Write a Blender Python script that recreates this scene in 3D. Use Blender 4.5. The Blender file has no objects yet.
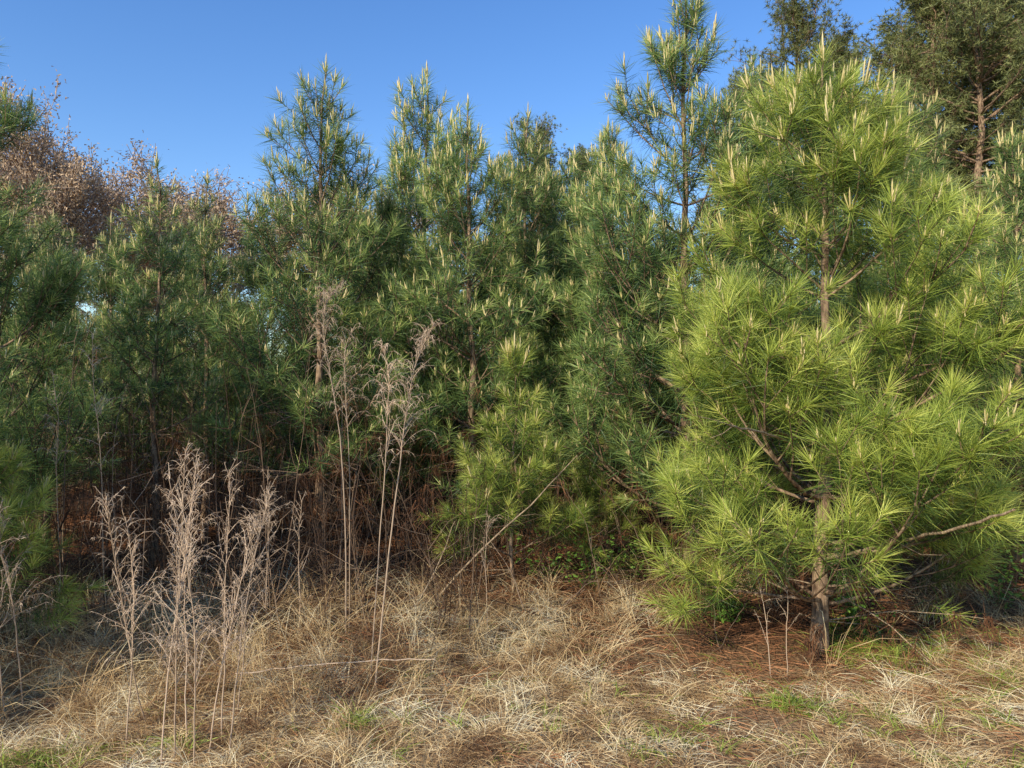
import bpy, math
import numpy as np
from mathutils import Vector

scene = bpy.context.scene
F = 740.0; HY = 400.0; CAMZ = 1.6
def px(x, d): return (x-512)/F*d
def pz(y, d): return CAMZ-(y-HY)/F*d

def gh(x, y):
    x=np.asarray(x,float); y=np.asarray(y,float)
    h = 0.030*np.sin(x*1.7+0.6*y)+0.025*np.sin(y*2.3-x*0.8+1.0)+0.015*np.sin(x*4.1+2)*np.sin(y*3.7)
    return h*np.exp(-((x/25)**2+((y-5)/25)**2))

def nrm(v): return v/np.maximum(np.linalg.norm(v,axis=-1,keepdims=True),1e-9)

# ---------------------------------------------------------------- mesh builder
class MB:
    def __init__(s): s.v=[];s.t=[];s.m=[];s.a=[];s.n=0
    def add(s,v,t,m,a):
        s.v.append(v); s.t.append(t+s.n); s.m.append(np.full(len(t),m,np.int32))
        s.a.append(np.broadcast_to(a,(len(v),)).astype(np.float32) if np.ndim(a)<=1 else a)
        s.n+=len(v)
    def ribbons(s,P,D,L,W,B,k,mat,var,rng,side=None,taper=0.25):
        n=len(P)
        if n==0: return
        if side is None:
            side=np.cross(D,rng.normal(size=(n,3)))
        S=nrm(side)
        ts=np.linspace(0,1,k+1)
        vs=np.zeros((n,2*k+1,3))
        L=np.broadcast_to(L,(n,)); W=np.broadcast_to(W,(n,))
        for i,t in enumerate(ts):
            c=P+D*(L*t)[:,None]+B*(L*t*t)[:,None]
            if i<k:
                w=(W*0.5*(1-t*(1-taper)))[:,None]
                vs[:,2*i]=c-S*w; vs[:,2*i+1]=c+S*w
            else: vs[:,2*k]=c
        tr=[]
        for i in range(k-1):
            a=2*i
            tr+=[[a,a+1,a+3],[a,a+3,a+2]]
        tr.append([2*k-2,2*k-1,2*k])
        tr=np.array(tr)
        T=(tr[None]+(np.arange(n)*(2*k+1))[:,None,None]).reshape(-1,3)
        s.add(vs.reshape(-1,3),T,mat,np.repeat(np.broadcast_to(var,(n,)),2*k+1))
    def tube(s,pts,r,sides,mat,var=0.5):
        pts=np.asarray(pts,float); m=len(pts)
        r=np.asarray(r,float)
        T=nrm(np.gradient(pts,axis=0))
        ref=np.array([0,0,1.0]) if abs(T[0][2])<0.8 else np.array([1.0,0,0])
        A=nrm(np.cross(T,ref)); Bv=np.cross(T,A)
        an=np.arange(sides)*2*math.pi/sides
        ring=pts[:,None]+r[:,None,None]*(A[:,None]*np.cos(an)[None,:,None]+Bv[:,None]*np.sin(an)[None,:,None])
        i=np.arange(m-1)[:,None]*sides; j=np.arange(sides)[None]; j2=(j+1)%sides
        a=i+j;b=i+j2;c=i+sides+j2;d=i+sides+j
        T1=np.stack([a,b,c],-1).reshape(-1,3);T2=np.stack([a,c,d],-1).reshape(-1,3)
        s.add(ring.reshape(-1,3),np.concatenate([T1,T2]),mat,var)
    def cones(s,P,D,L,R,mat,var,rng,sides=4):
        n=len(P)
        if n==0:return
        D=nrm(D);A=nrm(np.cross(D,rng.normal(size=(n,3))));Bv=np.cross(D,A)
        vs=np.zeros((n,2*sides+1,3))
        for j in range(sides):
            c=math.cos(2*math.pi*j/sides);q=math.sin(2*math.pi*j/sides)
            o=A*c+Bv*q
            vs[:,j]=P+o*(R*0.8)[:,None]
            vs[:,sides+j]=P+D*(L*0.7)[:,None]+o*(R*0.8)[:,None]
        vs[:,2*sides]=P+D*L[:,None]
        tr=[]
        for j in range(sides):
            k=(j+1)%sides
            tr+=[[j,k,sides+k],[j,sides+k,sides+j],[sides+j,sides+k,2*sides]]
        T=(np.array(tr)[None]+(np.arange(n)*(2*sides+1))[:,None,None]).reshape(-1,3)
        s.add(vs.reshape(-1,3),T,mat,np.repeat(np.broadcast_to(var,(n,)),2*sides+1))
    def mesh(s,name,mats):
        v=np.concatenate(s.v).astype(np.float32);t=np.concatenate(s.t).astype(np.int32)
        m=np.concatenate(s.m);a=np.concatenate(s.a).astype(np.float32)
        me=bpy.data.meshes.new(name)
        me.vertices.add(len(v));me.vertices.foreach_set("co",v.ravel())
        me.loops.add(len(t)*3);me.loops.foreach_set("vertex_index",t.ravel())
        me.polygons.add(len(t))
        me.polygons.foreach_set("loop_start",np.arange(0,len(t)*3,3,dtype=np.int32))
        me.polygons.foreach_set("loop_total",np.full(len(t),3,np.int32))
        for mt in mats: me.materials.append(mt)
        me.polygons.foreach_set("material_index",m)
        at=me.attributes.new("var",'FLOAT','POINT');at.data.foreach_set("value",a)
        me.update(calc_edges=True)
        return me

def obj(name,me,loc=(0,0,0),rot=0,sc=1,parent=None):
    o=bpy.data.objects.new(name,me)
    o.location=loc;o.rotation_euler=(0,0,rot)
    o.scale=(sc,sc,sc) if np.ndim(sc)==0 else sc
    scene.collection.objects.link(o)
    if parent: o.parent=parent
    return o

# ---------------------------------------------------------------- materials
def foliage_mat(name,stops,transl=0.3,rough=0.5,spec=0.3,noise_scale=None):
    m=bpy.data.materials.new(name);m.use_nodes=True
    nt=m.node_tree;N=nt.nodes;N.clear();Lk=nt.links.new
    out=N.new('ShaderNodeOutputMaterial')
    at=N.new('ShaderNodeAttribute');at.attribute_name="var"
    fac=at.outputs['Fac']
    if noise_scale:
        g=N.new('ShaderNodeNewGeometry')
        nz=N.new('ShaderNodeTexNoise');nz.inputs['Scale'].default_value=noise_scale;nz.inputs['Detail'].default_value=2
        Lk(g.outputs['Position'],nz.inputs['Vector'])
        ma=N.new('ShaderNodeMath');ma.operation='MULTIPLY_ADD'
        Lk(nz.outputs['Fac'],ma.inputs[0]);ma.inputs[1].default_value=2.4;ma.inputs[2].default_value=-1.2
        ad=N.new('ShaderNodeMath');ad.operation='ADD';ad.use_clamp=True
        Lk(ma.outputs[0],ad.inputs[0]);Lk(fac,ad.inputs[1]);fac=ad.outputs[0]
    cr=N.new('ShaderNodeValToRGB')
    el=cr.color_ramp.elements
    while len(el)>1: el.remove(el[0])
    el[0].position=stops[0][0];el[0].color=(*stops[0][1],1)
    for p,c in stops[1:]:
        e=el.new(p);e.color=(*c,1)
    Lk(fac,cr.inputs[0])
    oi=N.new('ShaderNodeObjectInfo')
    hs=N.new('ShaderNodeHueSaturation')
    mr=N.new('ShaderNodeMapRange');mr.inputs[3].default_value=0.82;mr.inputs[4].default_value=1.12
    Lk(oi.outputs['Random'],mr.inputs[0]);Lk(mr.outputs[0],hs.inputs['Value']);Lk(cr.outputs[0],hs.inputs['Color'])
    pb=N.new('ShaderNodeBsdfPrincipled');pb.inputs['Roughness'].default_value=rough
    pb.inputs['Specular IOR Level'].default_value=spec
    Lk(hs.outputs[0],pb.inputs['Base Color'])
    if transl>0:
        tl=N.new('ShaderNodeBsdfTranslucent');Lk(hs.outputs[0],tl.inputs['Color'])
        mx=N.new('ShaderNodeMixShader');mx.inputs[0].default_value=transl
        Lk(pb.outputs[0],mx.inputs[1]);Lk(tl.outputs[0],mx.inputs[2]);Lk(mx.outputs[0],out.inputs[0])
    else: Lk(pb.outputs[0],out.inputs[0])
    return m

def bark_mat(name,c1,c2,scale=30):
    m=bpy.data.materials.new(name);m.use_nodes=True
    nt=m.node_tree;N=nt.nodes;Lk=nt.links.new
    pb=N['Principled BSDF'];pb.inputs['Roughness'].default_value=0.9
    pb.inputs['Specular IOR Level'].default_value=0.15
    tc=N.new('ShaderNodeTexCoord');mp=N.new('ShaderNodeMapping');mp.inputs['Scale'].default_value=(1,1,0.3)
    nz=N.new('ShaderNodeTexNoise');nz.inputs['Scale'].default_value=scale;nz.inputs['Detail'].default_value=6
    Lk(tc.outputs['Object'],mp.inputs[0]);Lk(mp.outputs[0],nz.inputs['Vector'])
    cr=N.new('ShaderNodeValToRGB');cr.color_ramp.elements[0].position=0.38;cr.color_ramp.elements[1].position=0.62
    cr.color_ramp.elements[0].color=(*c1,1);cr.color_ramp.elements[1].color=(*c2,1)
    Lk(nz.outputs['Fac'],cr.inputs[0]);Lk(cr.outputs[0],pb.inputs['Base Color'])
    bp=N.new('ShaderNodeBump');bp.inputs['Strength'].default_value=0.8;bp.inputs['Distance'].default_value=0.015
    Lk(nz.outputs['Fac'],bp.inputs['Height']);Lk(bp.outputs[0],pb.inputs['Normal'])
    return m

M_bark=bark_mat("pine_bark",(0.09,0.052,0.032),(0.40,0.265,0.165))
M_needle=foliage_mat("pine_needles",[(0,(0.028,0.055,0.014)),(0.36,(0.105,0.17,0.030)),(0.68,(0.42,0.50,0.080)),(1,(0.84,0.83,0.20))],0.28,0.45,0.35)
M_needle2=foliage_mat("shade_pine_needles",[(0,(0.022,0.048,0.018)),(0.38,(0.075,0.14,0.042)),(0.72,(0.26,0.355,0.092)),(1,(0.60,0.65,0.19))],0.28,0.45,0.35)  # back trees' shade put into a bluer, darker needle colour
M_candle=foliage_mat("pine_candles",[(0,(0.52,0.41,0.15)),(1,(0.76,0.60,0.31))],0,0.6,0.2)
M_deadn=foliage_mat("dead_needles",[(0,(0.13,0.05,0.024)),(1,(0.52,0.235,0.105))],0,0.7,0.15)
M_shadestraw=foliage_mat("shade_darkened_straw",[(0,(0.045,0.022,0.014)),(1,(0.26,0.115,0.055))],0,0.8,0.1)  # dead needle brown, darkened in colour to imitate understory shade
M_twig=bark_mat("dead_twig",(0.20,0.14,0.09),(0.48,0.34,0.21),60)
M_olive=foliage_mat("mature_pine_needles",[(0,(0.06,0.08,0.03)),(0.5,(0.20,0.215,0.07)),(1,(0.42,0.41,0.16))],0.15,0.5,0.25)
M_hbark=bark_mat("hardwood_bark",(0.30,0.21,0.15),(0.50,0.37,0.27),8)
M_bud=foliage_mat("hardwood_buds",[(0,(0.46,0.30,0.18)),(1,(0.74,0.53,0.34))],0,0.7,0.1)
M_weed=foliage_mat("dead_weed_stems",[(0,(0.30,0.19,0.12)),(1,(0.80,0.60,0.42))],0,0.7,0.15)
M_brush=foliage_mat("dead_brush_stems",[(0,(0.035,0.022,0.015)),(0.6,(0.14,0.085,0.055)),(1,(0.38,0.26,0.17))],0,0.8,0.1)  # stem colour darkened to stand in for shade under the crowns
M_grass=foliage_mat("dry_grass_blades",[(0,(0.22,0.11,0.05)),(0.3,(0.55,0.35,0.165)),(0.65,(0.88,0.66,0.35)),(1,(0.95,0.83,0.56))],0.15,0.65,0.2,noise_scale=2.6)
M_green=foliage_mat("green_grass_blades",[(0,(0.18,0.26,0.03)),(1,(0.52,0.60,0.11))],0.25,0.5,0.3)
M_leaf=foliage_mat("shrub_leaves",[(0,(0.08,0.17,0.03)),(1,(0.28,0.45,0.07))],0.3,0.4,0.4)

# ---------------------------------------------------------------- young pine
def rot_about(v,axis,a):
    axis=axis/np.linalg.norm(axis)
    return v*math.cos(a)+np.cross(axis,v)*math.sin(a)+axis*np.dot(axis,v)*(1-math.cos(a))

UP=np.array([0,0,1.0])
def make_pine(seed,H,R,z0,npm,nw,r0=0.05,nl=0.17,spacing=(0.42,0.26),low_e=8,cand=1.0,prof=0.95,dens=1.0,dead_to=None,gap=0.0,k=2,hi_e=60,nmat=None,tipw=1.6,upc0=0.66):
    rng=np.random.default_rng(seed)
    rc=np.random.default_rng(seed+1000)
    mb=MB()
    sp=[];st=[];ss=[];sv=[]
    dp=[];dt=[]
    cp=[];cd=[];cl=[]
    nseg=16
    tz=np.linspace(0,H,nseg)
    wob=np.cumsum(rng.normal(0,0.014,size=(nseg,2)),axis=0)
    wob-=np.linspace(0,1,nseg)[:,None]*wob[-1]*0.3
    tp=np.column_stack([wob[:,0],wob[:,1],tz]);tp[0,2]=-0.1
    tr=r0*(1-0.86*(tz/H)**0.9); tr[0]*=1.25
    mb.tube(tp,tr,9,0)
    def at(h):
        return np.array([np.interp(h,tz,tp[:,0]),np.interp(h,tz,tp[:,1]),h]),np.interp(h,tz,tr)
    def clothe(pts,cl_len,var,npm_):
        seg=np.linalg.norm(np.diff(pts,axis=0),axis=1);cum=np.concatenate([[0],np.cumsum(seg)]);tot=cum[-1]
        cl_len=min(cl_len,tot)
        n=int(cl_len*npm_)
        if n<2:return
        u=rng.random(n)**tipw*cl_len
        s_=tot-u
        P=np.column_stack([np.interp(s_,cum,pts[:,i]) for i in range(3)])
        idx=np.clip(np.searchsorted(cum,s_)-1,0,len(seg)-1)
        T=nrm(np.diff(pts,axis=0))[idx]
        sp.append(P);st.append(T);ss.append(u);sv.append(np.full(n,var))
    def candles(p,d,frac):
        if rc.random()>cand*(0.28+0.85*frac):return
        dd=nrm(d*0.35+UP*(0.9))
        L=(0.045+0.11*frac)*rc.uniform(0.6,1.35)
        cp.append(p);cd.append(dd);cl.append(L)
        for _ in range(rc.integers(1,5)):
            cp.append(p+rc.normal(0,0.008,3));cd.append(nrm(dd+rc.normal(0,0.2,3)));cl.append(L*rc.uniform(0.35,0.8))
    def branch(p,d,L,r,level,frac,upc):
        n=max(4,int(L/0.11))
        pts=[p];dd=d.copy();step=L/n
        for i in range(n):
            dd=dd+UP*upc*step+rng.normal(0,0.05,3)
            dd=dd/np.linalg.norm(dd)
            pts.append(pts[-1]+dd*step)
        pts=np.array(pts)
        rr=np.linspace(r,0.0035,n+1)
        mb.tube(pts,rr,5 if level==0 else 3,0)
        var=rng.random()
        clothe(pts,[0.50,0.36,0.24][level]*rng.uniform(0.75,1.2),var,npm*(1 if level<2 else 1.15))
        candles(pts[-1],dd,frac)
        if level<2 and L>0.32:
            kk=max(1,int(L/0.24*dens))
            for t in np.linspace(0.28 if level==0 else 0.42,0.92,kk):
                for sgn in (-1,1):
                    if rng.random()<0.15+gap:continue
                    i=min(int(t*n),n-1)
                    tan=pts[i+1]-pts[i];tan/=np.linalg.norm(tan)
                    pp=pts[i]+(pts[i+1]-pts[i])*(t*n-i)
                    a=sgn*math.radians(rng.uniform(30,65))
                    sd=rot_about(tan,UP+rng.normal(0,0.3,3),a)
                    sd=nrm(sd+UP*rng.uniform(-0.25,0.33))
                    sl=((1-t)*L*0.62+0.15)*rng.uniform(0.65,1.25)
                    if level==1: sl=min(sl,0.32)
                    branch(pp,sd,sl,r*0.5,level+1,frac,upc*(1.5 if level==0 else 1))
    h=z0;az=rng.random()*6.28
    while h<H-0.22:
        f=h/H
        nb=rng.integers(4,7)
        az+=rng.random()*2
        base=R*min(1.0,1.25*(1-f)**prof+0.03)
        for b in range(nb):
            if rng.random()<gap:continue
            a=az+b*2*math.pi/nb+rng.normal(0,0.2)
            e=math.radians(low_e+(hi_e-low_e)*f**1.5+rng.normal(0,7))
            d=np.array([math.cos(a)*math.cos(e),math.sin(a)*math.cos(e),math.sin(e)])
            p,r=at(h+rng.normal(0,0.03))
            L=max(0.2,base*rng.uniform(0.65,1.2))
            L=min(L,(H-h)*1.15)
            branch(p,d,L,min(r*0.42,0.004+0.009*L),0,f,upc0)
        h+=spacing[0]+(spacing[1]-spacing[0])*f+rng.normal(0,0.03)
    clothe(tp,0.6,rng.random(),npm*1.3)
    cp.append(tp[-1]);cd.append(UP);cl.append(0.2)
    for _ in range(6):
        cp.append(tp[-1]+rng.normal(0,0.008,3));cd.append(nrm(UP+rng.normal(0,0.2,3)));cl.append(rng.uniform(0.07,0.14))
    h=0.2;dt_=dead_to if dead_to else z0
    while h<dt_:
        for b in range(rng.integers(2,5)):
            a=rng.random()*6.28;e=math.radians(rng.uniform(-18,18))
            d=np.array([math.cos(a)*math.cos(e),math.sin(a)*math.cos(e),math.sin(e)])
            p,r=at(h);L=rng.uniform(0.3,1.0)
            n=6;pts=[p];dd=d
            for i in range(n):
                dd=nrm(dd+rng.normal(0,0.12,3)+np.array([0,0,-0.03]));pts.append(pts[-1]+dd*L/n)
            pts=np.array(pts);mb.tube(pts,np.linspace(0.006,0.002,n+1),4,3)
            for q in range(rng.integers(2,6)):
                i=rng.integers(2,n+1);m_=rng.integers(12,28)
                dp.append(pts[i]+rng.normal(0,0.02,(m_,3)));dt.append(nrm(rng.normal(0,0.5,(m_,3))-UP*0.7))
        h+=rng.uniform(0.12,0.25)
    P=np.concatenate(sp);T=np.concatenate(st);S=np.concatenate(ss);V=np.concatenate(sv);n=len(P)
    per=nrm(np.cross(T,rng.normal(size=(n,3))))
    th=np.radians(30+52*np.clip(S/0.15,0,1)+rng.normal(0,16,n))
    D=nrm(T*np.cos(th)[:,None]+per*np.sin(th)[:,None]+np.array([0,0,0.05]))
    Bd=np.column_stack([rng.normal(0,0.05,n),rng.normal(0,0.05,n),-rng.uniform(-0.03,0.17,n)])
    L=nl*rng.uniform(0.7,1.12,n)*(1-0.25*np.clip(S/0.4,0,1))
    var=np.clip(0.34*V+0.36*rng.random(n)+0.56*(1-np.clip(S/0.24,0,1))-0.14,0,1)  # older needles darker, plus crown interior shade put into the colour
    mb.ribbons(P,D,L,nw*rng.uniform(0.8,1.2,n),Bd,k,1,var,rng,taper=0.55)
    if cp:
        c=np.array(cl);mb.cones(np.array(cp),np.array(cd),c,0.0034+c*0.028,2,rng.random(len(c)),rng,4)
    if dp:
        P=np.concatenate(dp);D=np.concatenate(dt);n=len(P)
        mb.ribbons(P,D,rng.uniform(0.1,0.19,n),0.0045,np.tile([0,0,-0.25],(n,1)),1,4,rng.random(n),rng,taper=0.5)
    return mb.mesh("pine_mesh",[M_bark,nmat or M_needle2,M_candle,M_twig,M_shadestraw])

hero=make_pine(11,3.8,1.42,0.34,410,0.0031,r0=0.056,nl=0.18,low_e=-2,prof=0.82,spacing=(0.35,0.25),nmat=M_needle,dens=1.0,tipw=1.75,upc0=0.55,dead_to=0.7)
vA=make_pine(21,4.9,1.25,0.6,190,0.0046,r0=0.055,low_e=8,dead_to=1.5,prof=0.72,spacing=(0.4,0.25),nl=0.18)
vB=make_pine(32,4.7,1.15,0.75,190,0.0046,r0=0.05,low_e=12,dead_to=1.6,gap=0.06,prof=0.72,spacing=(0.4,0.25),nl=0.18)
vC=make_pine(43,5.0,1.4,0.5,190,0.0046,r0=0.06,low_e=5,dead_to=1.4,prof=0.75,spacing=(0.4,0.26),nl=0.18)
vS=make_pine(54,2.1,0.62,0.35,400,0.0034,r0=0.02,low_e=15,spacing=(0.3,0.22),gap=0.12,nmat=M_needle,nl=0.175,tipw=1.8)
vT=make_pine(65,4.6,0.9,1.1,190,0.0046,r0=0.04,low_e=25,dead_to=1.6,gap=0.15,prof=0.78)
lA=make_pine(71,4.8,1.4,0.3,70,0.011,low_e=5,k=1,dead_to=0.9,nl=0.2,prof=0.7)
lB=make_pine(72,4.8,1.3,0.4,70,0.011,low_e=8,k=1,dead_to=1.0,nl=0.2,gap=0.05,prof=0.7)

def tree(me,x,d,top,Hm,rot,name="pine_tree",wide=1.0):
    X=px(x,d);z=float(gh(X,d))
    s=(pz(top,d)-z)/Hm
    return obj(name,me,(X,d,z),rot,(s*wide,s*wide,s))
obj("pine_tree",hero,(px(818,4.75),4.75,float(gh(px(818,4.75),4.75))),0.4,1.0)
tree(vC,690,6.9,-15,5.1,1.0)
tree(vA,472,7.9,100,5.0,2.2)
tree(vB,320,7.6,58,4.8,0.4)
tree(vA,420,9.6,66,5.0,4.2)
tree(vT,155,7.4,156,4.7,1.4,wide=1.15)
tree(vT,205,8.8,174,4.7,3.3,wide=1.15)
tree(vB,527,9.4,108,4.8,5.2)
tree(vC,605,8.4,120,5.1,2.9)
tree(vC,1015,7.2,125,5.1,3.9)
tree(vA,1130,5.6,60,5.0,0.7)
tree(vC,-65,5.6,-20,5.1,5.5)
tree(vB,50,8.2,212,4.8,2.0)
tree(vA,900,8.2,70,5.0,5.9)
tree(vB,765,8.8,60,4.8,1.9)
tree(vB,262,9.4,210,4.8,4.4)
tree(vA,112,9.6,215,5.0,0.9)
tree(vC,380,8.6,190,5.1,1.9,wide=1.15)
tree(vA,570,10.2,150,5.0,3.9,wide=1.1)
tree(vB,20,9.8,215,4.8,3.0,wide=1.1)
tree(vS,515,6.2,335,2.25,0.8)
tree(vS,590,7.0,430,2.25,2.8,wide=1.4)
tree(vS,-22,4.3,345,2.25,4.4,wide=0.9)
obj("pine_tree",vC,(-5.0,2.3,0),2.2,0.9)
obj("pine_tree",vA,(-7.2,3.2,0),1.1,1.0)
rng=np.random.default_rng(5)
stand=bpy.data.objects.new("distant_pine_stand",None);scene.collection.objects.link(stand)
k=0
yy=10.9
while yy<22:
    hw=yy*0.74+1.2
    xx=-hw+rng.random()
    while xx<hw:
        me=[lA,lB][rng.integers(2)]
        s=rng.uniform(0.86,1.02) if xx>-0.22*yy else rng.uniform(0.62,0.76)
        k+=1
        obj(f"pine_{k}",me,(xx+rng.normal(0,0.25),yy+rng.normal(0,0.3),0),rng.random()*6.28,(s*1.15,s*1.15,s),stand)
        xx+=2.1*rng.uniform(0.85,1.2)
    yy+=2.5+0.05*(yy-10)

# ---------------------------------------------------------------- mature pines
def big_pine(seed,H,c0=0.42,R=3.2):
    rng=np.random.default_rng(seed);mb=MB()
    tz=np.linspace(0,H,12);w=np.cumsum(rng.normal(0,0.12,(12,2)),axis=0)
    tp=np.column_stack([w[:,0],w[:,1],tz]);mb.tube(tp,0.21*(1-0.85*tz/H),8,0)
    tuft=[]
    h=c0*H
    while h<H:
        f=(h-c0*H)/(H*(1-c0))
        for b in range(rng.integers(3,5)):
            a=rng.random()*6.28;e=math.radians(5+45*f+rng.normal(0,14))
            L=R*math.sqrt(max(0.08,1-f**2.2))*(0.65+0.35*min(1,f*3))*rng.uniform(0.35,1.15)
            d=np.array([math.cos(a)*math.cos(e),math.sin(a)*math.cos(e),math.sin(e)])
            p=np.array([np.interp(h,tz,tp[:,0]),np.interp(h,tz,tp[:,1]),h])
            n=7;pts=[p]
            for i in range(n):
                d=nrm(d+rng.normal(0,0.16,3)+UP*0.07);pts.append(pts[-1]+d*L/n)
            pts=np.array(pts);mb.tube(pts,np.linspace(0.05,0.012,n+1),4,0)
            for i in range(3,n+1):
                for q in range(3):
                    sd=nrm(d+rng.normal(0,0.8,3)+UP*0.25);sl=rng.uniform(0.3,1.0)
                    e2=pts[i]+sd*sl
                    mb.tube(np.array([pts[i],pts[i]+sd*sl*0.5,e2]),[0.012,0.009,0.006],3,0)
                    for c in range(rng.integers(3,7)):
                        tuft.append(pts[i]+sd*sl*rng.uniform(0.4,1.05)+rng.normal(0,0.15,3))
        h+=rng.uniform(0.28,0.6)
    tuft=np.array(tuft);m=15
    P=np.repeat(tuft,m,axis=0);n=len(P)
    D=nrm(rng.normal(size=(n,3))+UP*0.35)
    v=np.clip(np.repeat(rng.random(len(tuft)),m)*0.6+rng.random(n)*0.4,0,1)
    mb.ribbons(P,D,rng.uniform(0.13,0.25,n),0.024,np.tile([0,0,-0.1],(n,1)),1,1,v,rng)
    return mb.mesh("mature_pine_mesh",[M_bark,M_olive])
bp1=big_pine(1,18,0.5,3.3);bp2=big_pine(2,18,0.45,3.9);bp3=big_pine(3,17,0.4,3.5)
def big(me,x,d,top,Hm,rot,w=1.0): 
    s=pz(top,d)/Hm;obj("mature_pine_tree",me,(px(x,d),d,0),rot,(s*w,s*w,s))
big(bp1,803,36,-2,18.5,0.3)
big(bp2,925,33,-35,18.5,1.3,1.1)
big(bp3,975,31,-60,17.5,2.3,1.1)
big(bp1,1040,33,-50,18.5,4.3,1.2)
big(bp2,858,42,45,18.5,3.1)
big(bp3,755,44,75,17.5,5.1)
big(bp3,1010,38,-40,17.5,0.9,1.2)
big(bp1,945,40,-20,18.5,3.9,1.2)
big(bp1,537,55,125,18.5,2.0)
big(bp2,572,58,155,18.5,0.2)
tl=bpy.data.objects.new("distant_treeline",None);scene.collection.objects.link(tl)
for q in range(26):
    d=rng.uniform(62,80);x=-62+q*5.0+rng.normal(0,1)
    obj(f"far_tree_{q+1}",[bp1,bp2,bp3][q%3],(x,d,-6),rng.random()*6,rng.uniform(0.8,1.0)*(1.0 if x>-5 else 0.92),tl)

# ---------------------------------------------------------------- bare hardwoods
def hardwood(seed,H):
    rng=np.random.default_rng(seed);mb=MB();buds=[]
    def br(p,d,L,r,lv):
        n=4;pts=[p]
        for i in range(n):
            d=nrm(d+rng.normal(0,0.13,3)+UP*0.05);pts.append(pts[-1]+d*L/n)
        pts=np.array(pts);mb.tube(pts,np.linspace(r,r*0.6,n+1),5 if lv<2 else 3,0)
        if lv>=3:
            for q in range(12 if lv>=5 else 6): buds.append(pts[rng.integers(1,n+1)]+rng.normal(0,0.14,3))
        if lv>=5: return
        for q in range(4 if lv!=1 else 5):
            i=rng.integers(1 if lv else 2,n+1)
            br(pts[i],nrm(d+rng.normal(0,0.45,3)+UP*0.12),L*rng.uniform(0.55,0.75),max(r*0.5,0.016),lv+1)
    br(np.array([0,0,0.]),UP.copy(),H*0.36,0.2,0)
    P=np.array(buds);n=len(P)
    mb.ribbons(P,nrm(rng.normal(size=(n,3))),rng.uniform(0.07,0.17,n),0.06,np.zeros((n,3)),1,1,rng.random(n),rng)
    me=mb.mesh("hardwood_mesh",[M_hbark,M_bud])
    allz=np.concatenate(mb.v)[:,2]
    return me,float(np.quantile(allz,0.985))
hw1,h1=hardwood(4,14);hw2,h2=hardwood(9,14)
def hwd(me,hh,x,d,top,rot,w=1.0):
    s=pz(top,d)/hh;obj("bare_hardwood_tree",me,(px(x,d),d,0),rot,(s*w,s*w,s))
hwd(hw1,h1,62,36,128,0,0.9);hwd(hw2,h2,88,38,140,1.6,0.9);hwd(hw2,h2,240,44,182,1,1.1);hwd(hw2,h2,25,44,150,2,1.1);hwd(hw1,h1,125,46,172,3,1.1)
hwd(hw1,h1,180,48,198,4,1.2);hwd(hw2,h2,295,48,190,5,1.1);hwd(hw1,h1,360,50,190,2.5,1.2)

# ---------------------------------------------------------------- ground
nx=260;ny=260
def warp(u,a,b,c): return a*u+b*np.sign(u)*np.abs(u)**c
gx=warp(np.linspace(-1,1,nx),9,500,7);gy=5+warp(np.linspace(-1,1,ny),9,500,7)
X,Y=np.meshgrid(gx,gy);Z=gh(X,Y)
mb=MB();V=np.stack([X,Y,Z],-1).reshape(-1,3)
i=np.arange(ny-1)[:,None]*nx;j=np.arange(nx-1)[None];a=i+j
T=np.concatenate([np.stack([a,a+1,a+nx+1],-1).reshape(-1,3),np.stack([a,a+nx+1,a+nx],-1).reshape(-1,3)])
mb.add(V,T,0,0.5)
gm=bpy.data.materials.new("ground_soil_and_straw");gm.use_nodes=True
N=gm.node_tree.nodes;Lk=gm.node_tree.links.new
pb=N['Principled BSDF'];pb.inputs['Roughness'].default_value=0.95;pb.inputs['Specular IOR Level'].default_value=0.1
tc=N.new('ShaderNodeTexCoord')
n1=N.new('ShaderNodeTexNoise');n1.inputs['Scale'].default_value=1.3;n1.inputs['Detail'].default_value=5
n2=N.new('ShaderNodeTexNoise');n2.inputs['Scale'].default_value=45;n2.inputs['Detail'].default_value=8
for q in(n1,n2): Lk(tc.outputs['Object'],q.inputs['Vector'])
sx=N.new('ShaderNodeSeparateXYZ');Lk(tc.outputs['Object'],sx.inputs[0])
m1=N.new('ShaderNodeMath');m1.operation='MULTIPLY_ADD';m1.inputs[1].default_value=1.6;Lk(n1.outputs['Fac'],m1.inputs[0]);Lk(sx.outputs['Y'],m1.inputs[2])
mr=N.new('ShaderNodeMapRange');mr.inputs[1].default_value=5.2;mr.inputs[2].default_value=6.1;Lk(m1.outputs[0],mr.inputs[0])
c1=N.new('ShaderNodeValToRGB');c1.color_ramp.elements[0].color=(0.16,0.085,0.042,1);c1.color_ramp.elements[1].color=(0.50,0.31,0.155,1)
c2=N.new('ShaderNodeValToRGB');c2.color_ramp.elements[0].color=(0.04,0.02,0.011,1);c2.color_ramp.elements[1].color=(0.16,0.075,0.038,1)  # forest floor straw, with the stand's shade darkened into its colour
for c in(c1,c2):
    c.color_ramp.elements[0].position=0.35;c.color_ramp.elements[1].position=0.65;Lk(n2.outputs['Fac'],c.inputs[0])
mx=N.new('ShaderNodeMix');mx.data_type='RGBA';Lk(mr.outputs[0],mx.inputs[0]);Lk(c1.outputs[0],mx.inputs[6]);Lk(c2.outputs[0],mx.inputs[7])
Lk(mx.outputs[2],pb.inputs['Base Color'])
bm_=N.new('ShaderNodeBump');bm_.inputs['Strength'].default_value=0.9;bm_.inputs['Distance'].default_value=0.03
Lk(n2.outputs['Fac'],bm_.inputs['Height']);Lk(bm_.outputs[0],pb.inputs['Normal'])
obj("ground",mb.mesh("ground",[gm]))

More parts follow.
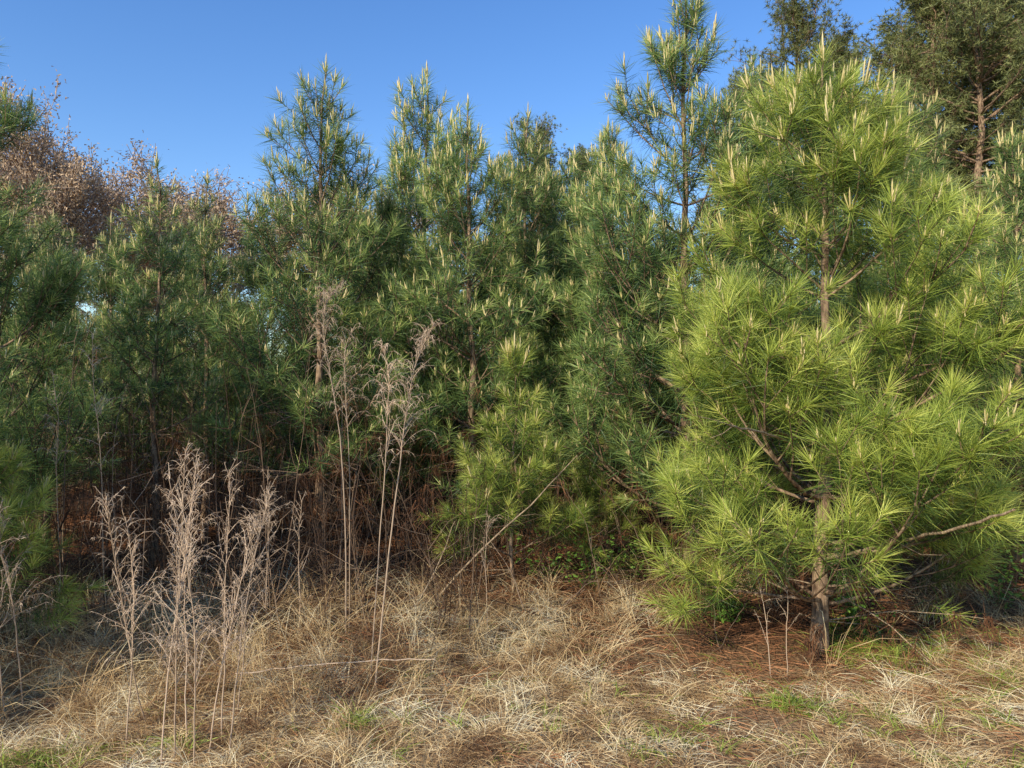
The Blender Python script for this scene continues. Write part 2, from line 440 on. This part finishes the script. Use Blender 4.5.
# ---------------------------------------------------------------- dry grass
rng=np.random.default_rng(77)
def edge(x): return np.where(x>1.2,4.75,np.where(x>-0.6,5.5,4.6))+0.25*np.sin(x*2.1)
def patch(x,y): return np.sin(x*2.9+1.3*np.sin(y*2.2))*np.sin(y*3.4+1.1*np.sin(x*1.9)+0.7)+0.5*np.sin(x*6.1+y*4.3)*np.sin(y*7.7-x*2.2)
mb=MB()
def clumps(nc,x0,x1,y0,y1,bl,lmin,lmax,spread,updown,mat,vlo=0.,vhi=1.,w=0.0035,mask=None):
    cx=rng.uniform(x0,x1,nc);cy=y0+(y1-y0)*rng.random(nc)**1.0
    if mask is not None:
        kk=mask(cx,cy);cx=cx[kk];cy=cy[kk]
    nc=len(cx)
    size=rng.uniform(0.45,1.4,nc);cv=rng.uniform(vlo,vhi,nc);la=rng.uniform(0,6.28,nc)
    X=np.repeat(cx,bl)+rng.normal(0,spread,nc*bl);Y=np.repeat(cy,bl)+rng.normal(0,spread,nc*bl)
    n=len(X);P=np.column_stack([X,Y,gh(X,Y)-0.005])
    a=np.repeat(la,bl)+rng.normal(0,1.1,n);e=np.radians(np.clip(rng.normal(updown[0],updown[1],n),2,88))
    D=np.column_stack([np.cos(a)*np.cos(e),np.sin(a)*np.cos(e),np.sin(e)])
    L=np.repeat(size,bl)*rng.uniform(lmin,lmax,n)
    Bn=np.column_stack([rng.normal(0,0.25,n)+np.cos(a)*0.3,rng.normal(0,0.25,n)+np.sin(a)*0.3,-np.sin(e)*rng.uniform(0.3,1.0,n)])
    v=np.clip(np.repeat(cv,bl)*0.6+rng.random(n)*0.4,0,1)
    mb.ribbons(P,D,L,w*rng.uniform(0.6,1.3,n),Bn,3,mat,v,rng,taper=0.4)
herod=lambda x,y: (((x-1.75)/1.3)**2+((y-4.95)/0.72)**2>rng.uniform(0.3,1.2,len(x)))
gmask=lambda x,y: (y<edge(x)+rng.normal(0,0.25,len(x)))&herod(x,y)&(patch(x,y)>rng.normal(-0.9,0.3,len(x)))
tmask=lambda x,y: herod(x,y)&(patch(x,y)>rng.normal(0.0,0.4,len(x)))&(y<edge(x)+0.3)
clumps(6800,-5,6.5,2.3,6.2,23,0.05,0.17,0.05,(28,18),0,w=0.0036,mask=gmask)
clumps(3600,-5,6.5,2.3,6.4,22,0.12,0.28,0.022,(60,18),0,0.2,1,w=0.003,mask=tmask)
clumps(450,-5,2.0,4.4,6.3,14,0.3,0.65,0.03,(68,12),0,0,0.5,w=0.0035,mask=lambda x,y:herod(x,y))
clumps(120,2.6,5.5,5.2,6.3,12,0.3,0.6,0.03,(68,12),0,0,0.5,w=0.0035)
clumps(360,-4.5,-0.4,3.7,5.4,12,0.3,0.75,0.03,(66,13),0,0,0.5,w=0.0035)
obj("dry_grass",mb.mesh("dry_grass",[M_grass]))
mb=MB()
for (x,y,nn,sp_) in [(790,705,18,0.05),(355,722,12,0.06),(860,655,30,0.2),(910,650,30,0.2),(70,748,12,0.1),(1000,690,20,0.2),(680,735,8,0.2),(730,610,8,0.06),(20,755,12,0.06),(560,700,6,0.3),(960,745,14,0.25),(640,760,6,0.25),(420,735,5,0.2),(850,625,18,0.25),(180,735,6,0.1),(880,735,12,0.25),(1010,650,10,0.2)]:
    d=CAMZ*F/(y-HY);x_=px(x,d)
    for _ in range(nn):
        cx=x_+rng.normal(0,sp_);cy=d+rng.normal(0,sp_)
        clumps(1,cx,cx+.001,cy,cy+.001,16,0.07,0.20,0.02,(60,18),0,w=0.0045)
clumps(480,-4,5.5,2.4,5.2,6,0.05,0.13,0.03,(50,20),0,w=0.0038)
obj("green_grass",mb.mesh("green_grass",[M_green]))
mb=MB()
n=105000
X=rng.uniform(-8,8,n);Y=2.4+rng.random(n)**1.0*8
kk=(Y>edge(X)-0.3+rng.normal(0,0.35,n))|(((X-1.75)/1.35)**2+((Y-4.95)/0.8)**2<rng.uniform(0.2,1.6,n))|((patch(X,Y)<-0.5)&(rng.random(n)<0.45))
X=X[kk];Y=Y[kk];n=len(X)
a=rng.random(n)*6.28;e=rng.normal(0.12,0.2,n)
D=np.column_stack([np.cos(a)*np.cos(e),np.sin(a)*np.cos(e),np.sin(e)])
mb.ribbons(np.column_stack([X,Y,gh(X,Y)+rng.uniform(0.002,0.035,n)]),D,rng.uniform(0.1,0.19,n),0.004,np.column_stack([rng.normal(0,.15,(n,2)),-np.abs(rng.normal(0,.1,n))]),2,0,rng.random(n),rng)
obj("pine_straw",mb.mesh("pine_straw",[M_deadn]))

# ---------------------------------------------------------------- dead brush in the shade
mb=MB()
def stem(mb,p,d,L,r,mat,var,wob=0.05,sides=3,droop=0.0,n=9):
    pts=[p];d=nrm(np.array(d,float))
    for i in range(n):
        d=nrm(d+rng.normal(0,wob,3)-UP*droop*(i/n)**2);pts.append(pts[-1]+d*L/n)
    pts=np.array(pts);mb.tube(pts,np.linspace(r,r*0.25,n+1),sides,mat,var);return pts
strawP=[]
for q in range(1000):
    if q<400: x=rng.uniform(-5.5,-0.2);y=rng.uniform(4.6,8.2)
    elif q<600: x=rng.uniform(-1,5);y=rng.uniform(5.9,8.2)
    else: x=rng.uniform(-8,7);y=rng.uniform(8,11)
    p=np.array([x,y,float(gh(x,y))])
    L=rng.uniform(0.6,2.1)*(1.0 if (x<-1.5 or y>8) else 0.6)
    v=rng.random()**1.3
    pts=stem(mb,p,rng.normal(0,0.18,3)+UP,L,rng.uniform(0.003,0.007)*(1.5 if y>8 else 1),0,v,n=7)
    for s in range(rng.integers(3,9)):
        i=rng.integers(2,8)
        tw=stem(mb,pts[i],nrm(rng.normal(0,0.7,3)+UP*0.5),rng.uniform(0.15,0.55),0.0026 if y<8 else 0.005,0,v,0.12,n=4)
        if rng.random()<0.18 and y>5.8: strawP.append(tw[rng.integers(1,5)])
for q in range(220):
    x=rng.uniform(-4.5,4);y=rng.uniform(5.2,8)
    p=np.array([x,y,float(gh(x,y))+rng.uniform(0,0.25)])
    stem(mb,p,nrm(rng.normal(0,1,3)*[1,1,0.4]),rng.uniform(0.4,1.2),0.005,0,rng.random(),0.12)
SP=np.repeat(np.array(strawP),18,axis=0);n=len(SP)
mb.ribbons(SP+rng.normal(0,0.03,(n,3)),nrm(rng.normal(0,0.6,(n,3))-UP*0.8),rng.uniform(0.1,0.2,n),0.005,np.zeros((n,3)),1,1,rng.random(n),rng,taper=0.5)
obj("dead_brush",mb.mesh("dead_brush",[M_brush,M_shadestraw]))

# ---------------------------------------------------------------- dog fennel weeds
def weed(pxs,d,spread=0.5,dens=1.0,seed=0,hook=0.0,r=0.0042,top0=0.25):
    g=np.random.default_rng(seed);mb=MB()
    base=np.array([px(pxs[0][0],d),d,0.]);base[2]=float(gh(base[0],d))-0.01
    dl=g.normal(0,0.06)
    ctrl=np.array([base]+[np.array([px(x,d),d+dl*(i+1),pz(y,d)]) for i,(x,y) in enumerate(pxs[1:])])
    u=np.linspace(0,1,len(ctrl));uu=np.linspace(0,1,22)
    pts=np.column_stack([np.interp(uu,u,ctrl[:,i]) for i in range(3)])
    for _ in range(6): pts[1:-1]=(pts[:-2]+pts[1:-1]*2+pts[2:])/4
    pts[1:]+=np.cumsum(g.normal(0,0.0022,(21,3)),axis=0)
    mb.tube(pts-base,np.linspace(r,0.0015,22),5,0,0.4)
    Htot=np.linalg.norm(pts[-1]-pts[0])
    P=[];D=[];L=[]
    nb=int(46*dens*Htot/1.6)
    for q in range(nb):
        t=top0+(1-top0)*g.random()**0.85
        i=min(int(t*21),20);p=pts[i]+(pts[i+1]-pts[i])*g.random()
        a=g.random()*6.28
        d0=nrm(np.array([math.cos(a)*0.5,math.sin(a)*0.5,1.0+g.normal()*0.3]))
        Lb=(0.07+0.36*(1-t)*spread*1.6)*g.uniform(0.5,1.4)
        n=6;pp=[p];dd=d0
        for s in range(n):
            dd=nrm(dd+g.normal(0,0.15,3)-UP*(hook+0.16)*(s/n)*1.4);pp.append(pp[-1]+dd*Lb/n)
        pp=np.array(pp);mb.tube(pp-base,np.linspace(0.0017,0.0009,n+1),3,0,g.uniform(0.2,0.8))
        m=int(5+Lb*44)
        for s in range(m):
            w=g.uniform(0.25,1);j=min(int(w*n),n-1)
            P.append(pp[j]+(pp[j+1]-pp[j])*g.random()-base)
            D.append(nrm(g.normal(0,0.6,3)+dd*0.5));L.append(g.uniform(0.01,0.045))
    P=np.array(P);D=np.array(D);n=len(P)
    mb.ribbons(P,D,np.array(L),0.0022,np.tile([0,0,-0.5],(n,1)),2,0,np.clip(g.random(n)*0.75+0.2,0,1),g)
    obj("dead_dog_fennel",mb.mesh("dog_fennel",[M_weed]),tuple(base))
weed([(347,640),(345,520),(338,420),(322,350),(318,300),(338,282)],4.9,seed=1,dens=1.3,hook=0.5,r=0.006,top0=0.45)
weed([(350,640),(350,500),(345,420),(340,350),(350,330)],4.95,seed=21,dens=0.8,hook=0.4,top0=0.5)
weed([(376,690),(385,570),(398,470),(405,400),(415,350),(432,318)],4.1,seed=2,dens=1.4,hook=0.2,r=0.006,top0=0.4)
weed([(372,680),(380,560),(392,440),(398,380),(392,350)],4.2,seed=22,dens=0.9,hook=0.35,top0=0.45)
weed([(165,775),(160,680),(160,600),(158,520),(150,465)],3.35,seed=3,dens=1.5)
weed([(178,760),(183,680),(190,600),(198,520),(205,450)],3.4,seed=4,dens=1.4)
weed([(198,770),(202,690),(208,610),(202,540),(190,470)],3.3,seed=5,dens=1.2)
weed([(232,765),(230,690),(232,620),(240,550),(252,500)],3.4,seed=6,dens=1.3)
weed([(240,715),(246,650),(252,590),(260,530),(268,495)],3.9,seed=7,dens=1.2)
weed([(150,720),(144,650),(148,590),(150,530),(155,490)],3.8,seed=8,dens=1.2)
weed([(225,735),(222,670),(217,600),(218,530),(215,470)],3.6,seed=14,dens=1.1)
weed([(190,745),(184,680),(176,610),(172,550),(176,490)],3.5,seed=17,dens=1.1)
weed([(130,735),(134,670),(140,610),(142,560),(138,510)],3.55,seed=31,dens=1.2)
weed([(212,755),(216,690),(226,630),(232,580),(238,530)],3.45,seed=32,dens=1.2)
weed([(28,690),(25,620),(18,560),(12,510),(2,462)],4.0,seed=9,dens=1.3)
weed([(10,680),(8,620),(10,570),(16,520),(22,475)],3.9,seed=10,dens=1.2)
weed([(488,640),(486,600),(484,560),(486,530),(490,515)],4.95,seed=11,dens=0.4,r=0.003)
weed([(785,660),(783,630),(786,600),(782,570)],4.4,seed=12,dens=0.5,r=0.003)
weed([(770,665),(772,640),(774,610),(770,580)],4.4,seed=13,dens=0.4,r=0.003)
weed([(112,650),(110,560),(116,450),(114,390),(120,340)],5.2,seed=15,dens=0.5,hook=0.1,top0=0.5)
weed([(62,650),(66,580),(62,480),(68,420),(64,380)],5.3,seed=16,dens=0.5,hook=0.1,top0=0.5)
weed([(300,650),(302,600),(300,540),(306,500)],4.9,seed=18,dens=0.7)
weed([(270,650),(268,600),(275,530),(272,470)],4.8,seed=19,dens=0.7)

def stick(name,pp,ds,r0,r1,mat,twigs=0,seed=0):
    g=np.random.default_rng(seed);mb=MB()
    pts=np.array([[px(x,d),d,pz(y,d)] for (x,y),d in zip(pp,ds)])
    u=np.linspace(0,1,len(pts));uu=np.linspace(0,1,16)
    q=np.column_stack([np.interp(uu,u,pts[:,i]) for i in range(3)])
    q[1:-1]=(q[:-2]+q[1:-1]*2+q[2:])/4;q+=g.normal(0,0.003,q.shape)
    b=q[0].copy();mb.tube(q-b,np.linspace(r0,r1,16),6,0)
    for _ in range(twigs):
        i=g.integers(3,15);d=nrm((q[i]-q[i-1])/np.linalg.norm(q[i]-q[i-1])+g.normal(0,0.6,3))
        L=g.uniform(0.08,0.3);mb.tube(np.array([q[i],q[i]+d*L*0.5,q[i]+nrm(d+g.normal(0,.2,3))*L])-b,[r1*.6,r1*0.4,r1*0.2],4,0)
    obj(name,mb.mesh(name,[mat]),tuple(b))
stick("dead_branch",[(425,612),(470,560),(530,505),(577,455)],[5.6,5.4,5.3,5.2],0.010,0.003,M_twig,5,1)
stick("dead_branch",[(820,560),(880,545),(960,527),(1012,510)],[4.72,4.3,3.75,3.4],0.011,0.006,M_twig,3,2)
stick("dead_branch",[(812,452),(780,438),(750,430),(728,425)],[4.7,4.3,3.8,3.5],0.010,0.004,M_twig,4,3)
stick("dead_branch",[(380,660),(420,600),(445,550),(455,520)],[5.0,5.1,5.2,5.2],0.006,0.002,M_twig,4,5)
stick("dead_grass_stem",[(238,672),(300,664),(370,658),(436,657)],[4.1,4.1,4.1,4.1],0.004,0.003,M_weed,0,4)

def shrub(x,y,d,h,seed):
    g=np.random.default_rng(seed);mb=MB();P=[];b=np.array([px(x,d),d,float(gh(px(x,d),d))])
    for q in range(16):
        dd=nrm(g.normal(0,0.5,3)+UP);pts=[np.zeros(3)]
        for i in range(6):
            dd=nrm(dd+g.normal(0,0.15,3));pts.append(pts[-1]+dd*h/6)
            for z in range(4):P.append(pts[-1]+g.normal(0,0.025,3))
        mb.tube(np.array(pts),np.linspace(0.004,0.0012,7),3,1)
    P=np.array(P);n=len(P);D=nrm(g.normal(size=(n,3))*[1,1,0.4])
    S=nrm(np.cross(D,UP+g.normal(0,0.4,(n,3))));L=g.uniform(0.03,0.055,n)[:,None]
    V=np.stack([P,P+D*L*0.45+S*L*0.27,P+D*L,P+D*L*0.45-S*L*0.27],1).reshape(-1,3)
    T=(np.array([[0,1,2],[0,2,3]])[None]+(np.arange(n)*4)[:,None,None]).reshape(-1,3)
    mb.add(V,T,0,np.repeat(g.random(n),4))
    obj("broadleaf_shrub",mb.mesh("shrub",[M_leaf,M_brush]),tuple(b))
shrub(728,605,5.4,0.28,1);shrub(590,560,6.3,0.5,2);shrub(630,560,6.6,0.4,3);shrub(1000,600,5.8,0.5,4);shrub(850,600,5.3,0.35,5);shrub(540,550,6.9,0.5,6)

# ---------------------------------------------------------------- light, sky, camera
el=math.radians(29);ax,ay=-0.62,-0.785
sd=Vector((ax*math.cos(el),ay*math.cos(el),math.sin(el)))
sl=bpy.data.lights.new("sun",'SUN');sl.energy=5.0;sl.angle=math.radians(0.5);sl.color=(1,0.93,0.76)
so=bpy.data.objects.new("sun",sl);so.rotation_euler=sd.to_track_quat('Z','Y').to_euler();scene.collection.objects.link(so)
w=bpy.data.worlds.new("World");scene.world=w;w.use_nodes=True
nt=w.node_tree;bg=nt.nodes['Background']
sk=nt.nodes.new('ShaderNodeTexSky');sk.sky_type='NISHITA';sk.sun_disc=False
sk.sun_elevation=el;sk.sun_rotation=math.atan2(ax,ay)
sk.air_density=1.2;sk.dust_density=0.0;sk.ozone_density=2.8
hs=nt.nodes.new('ShaderNodeHueSaturation');hs.inputs['Hue'].default_value=0.512;hs.inputs['Saturation'].default_value=1.26;hs.inputs['Value'].default_value=1.42
nt.links.new(sk.outputs[0],hs.inputs['Color']);nt.links.new(hs.outputs[0],bg.inputs[0]);bg.inputs[1].default_value=0.15
cam=bpy.data.cameras.new("camera");cam.lens=F/1024*36;cam.sensor_width=36;cam.clip_end=2000
co=bpy.data.objects.new("camera",cam);co.location=(0,0,CAMZ);co.rotation_euler=(math.radians(90)+math.atan(16/F),0,0)
scene.collection.objects.link(co);scene.camera=co
scene.view_settings.view_transform='Standard';scene.view_settings.look='None';scene.view_settings.exposure=0
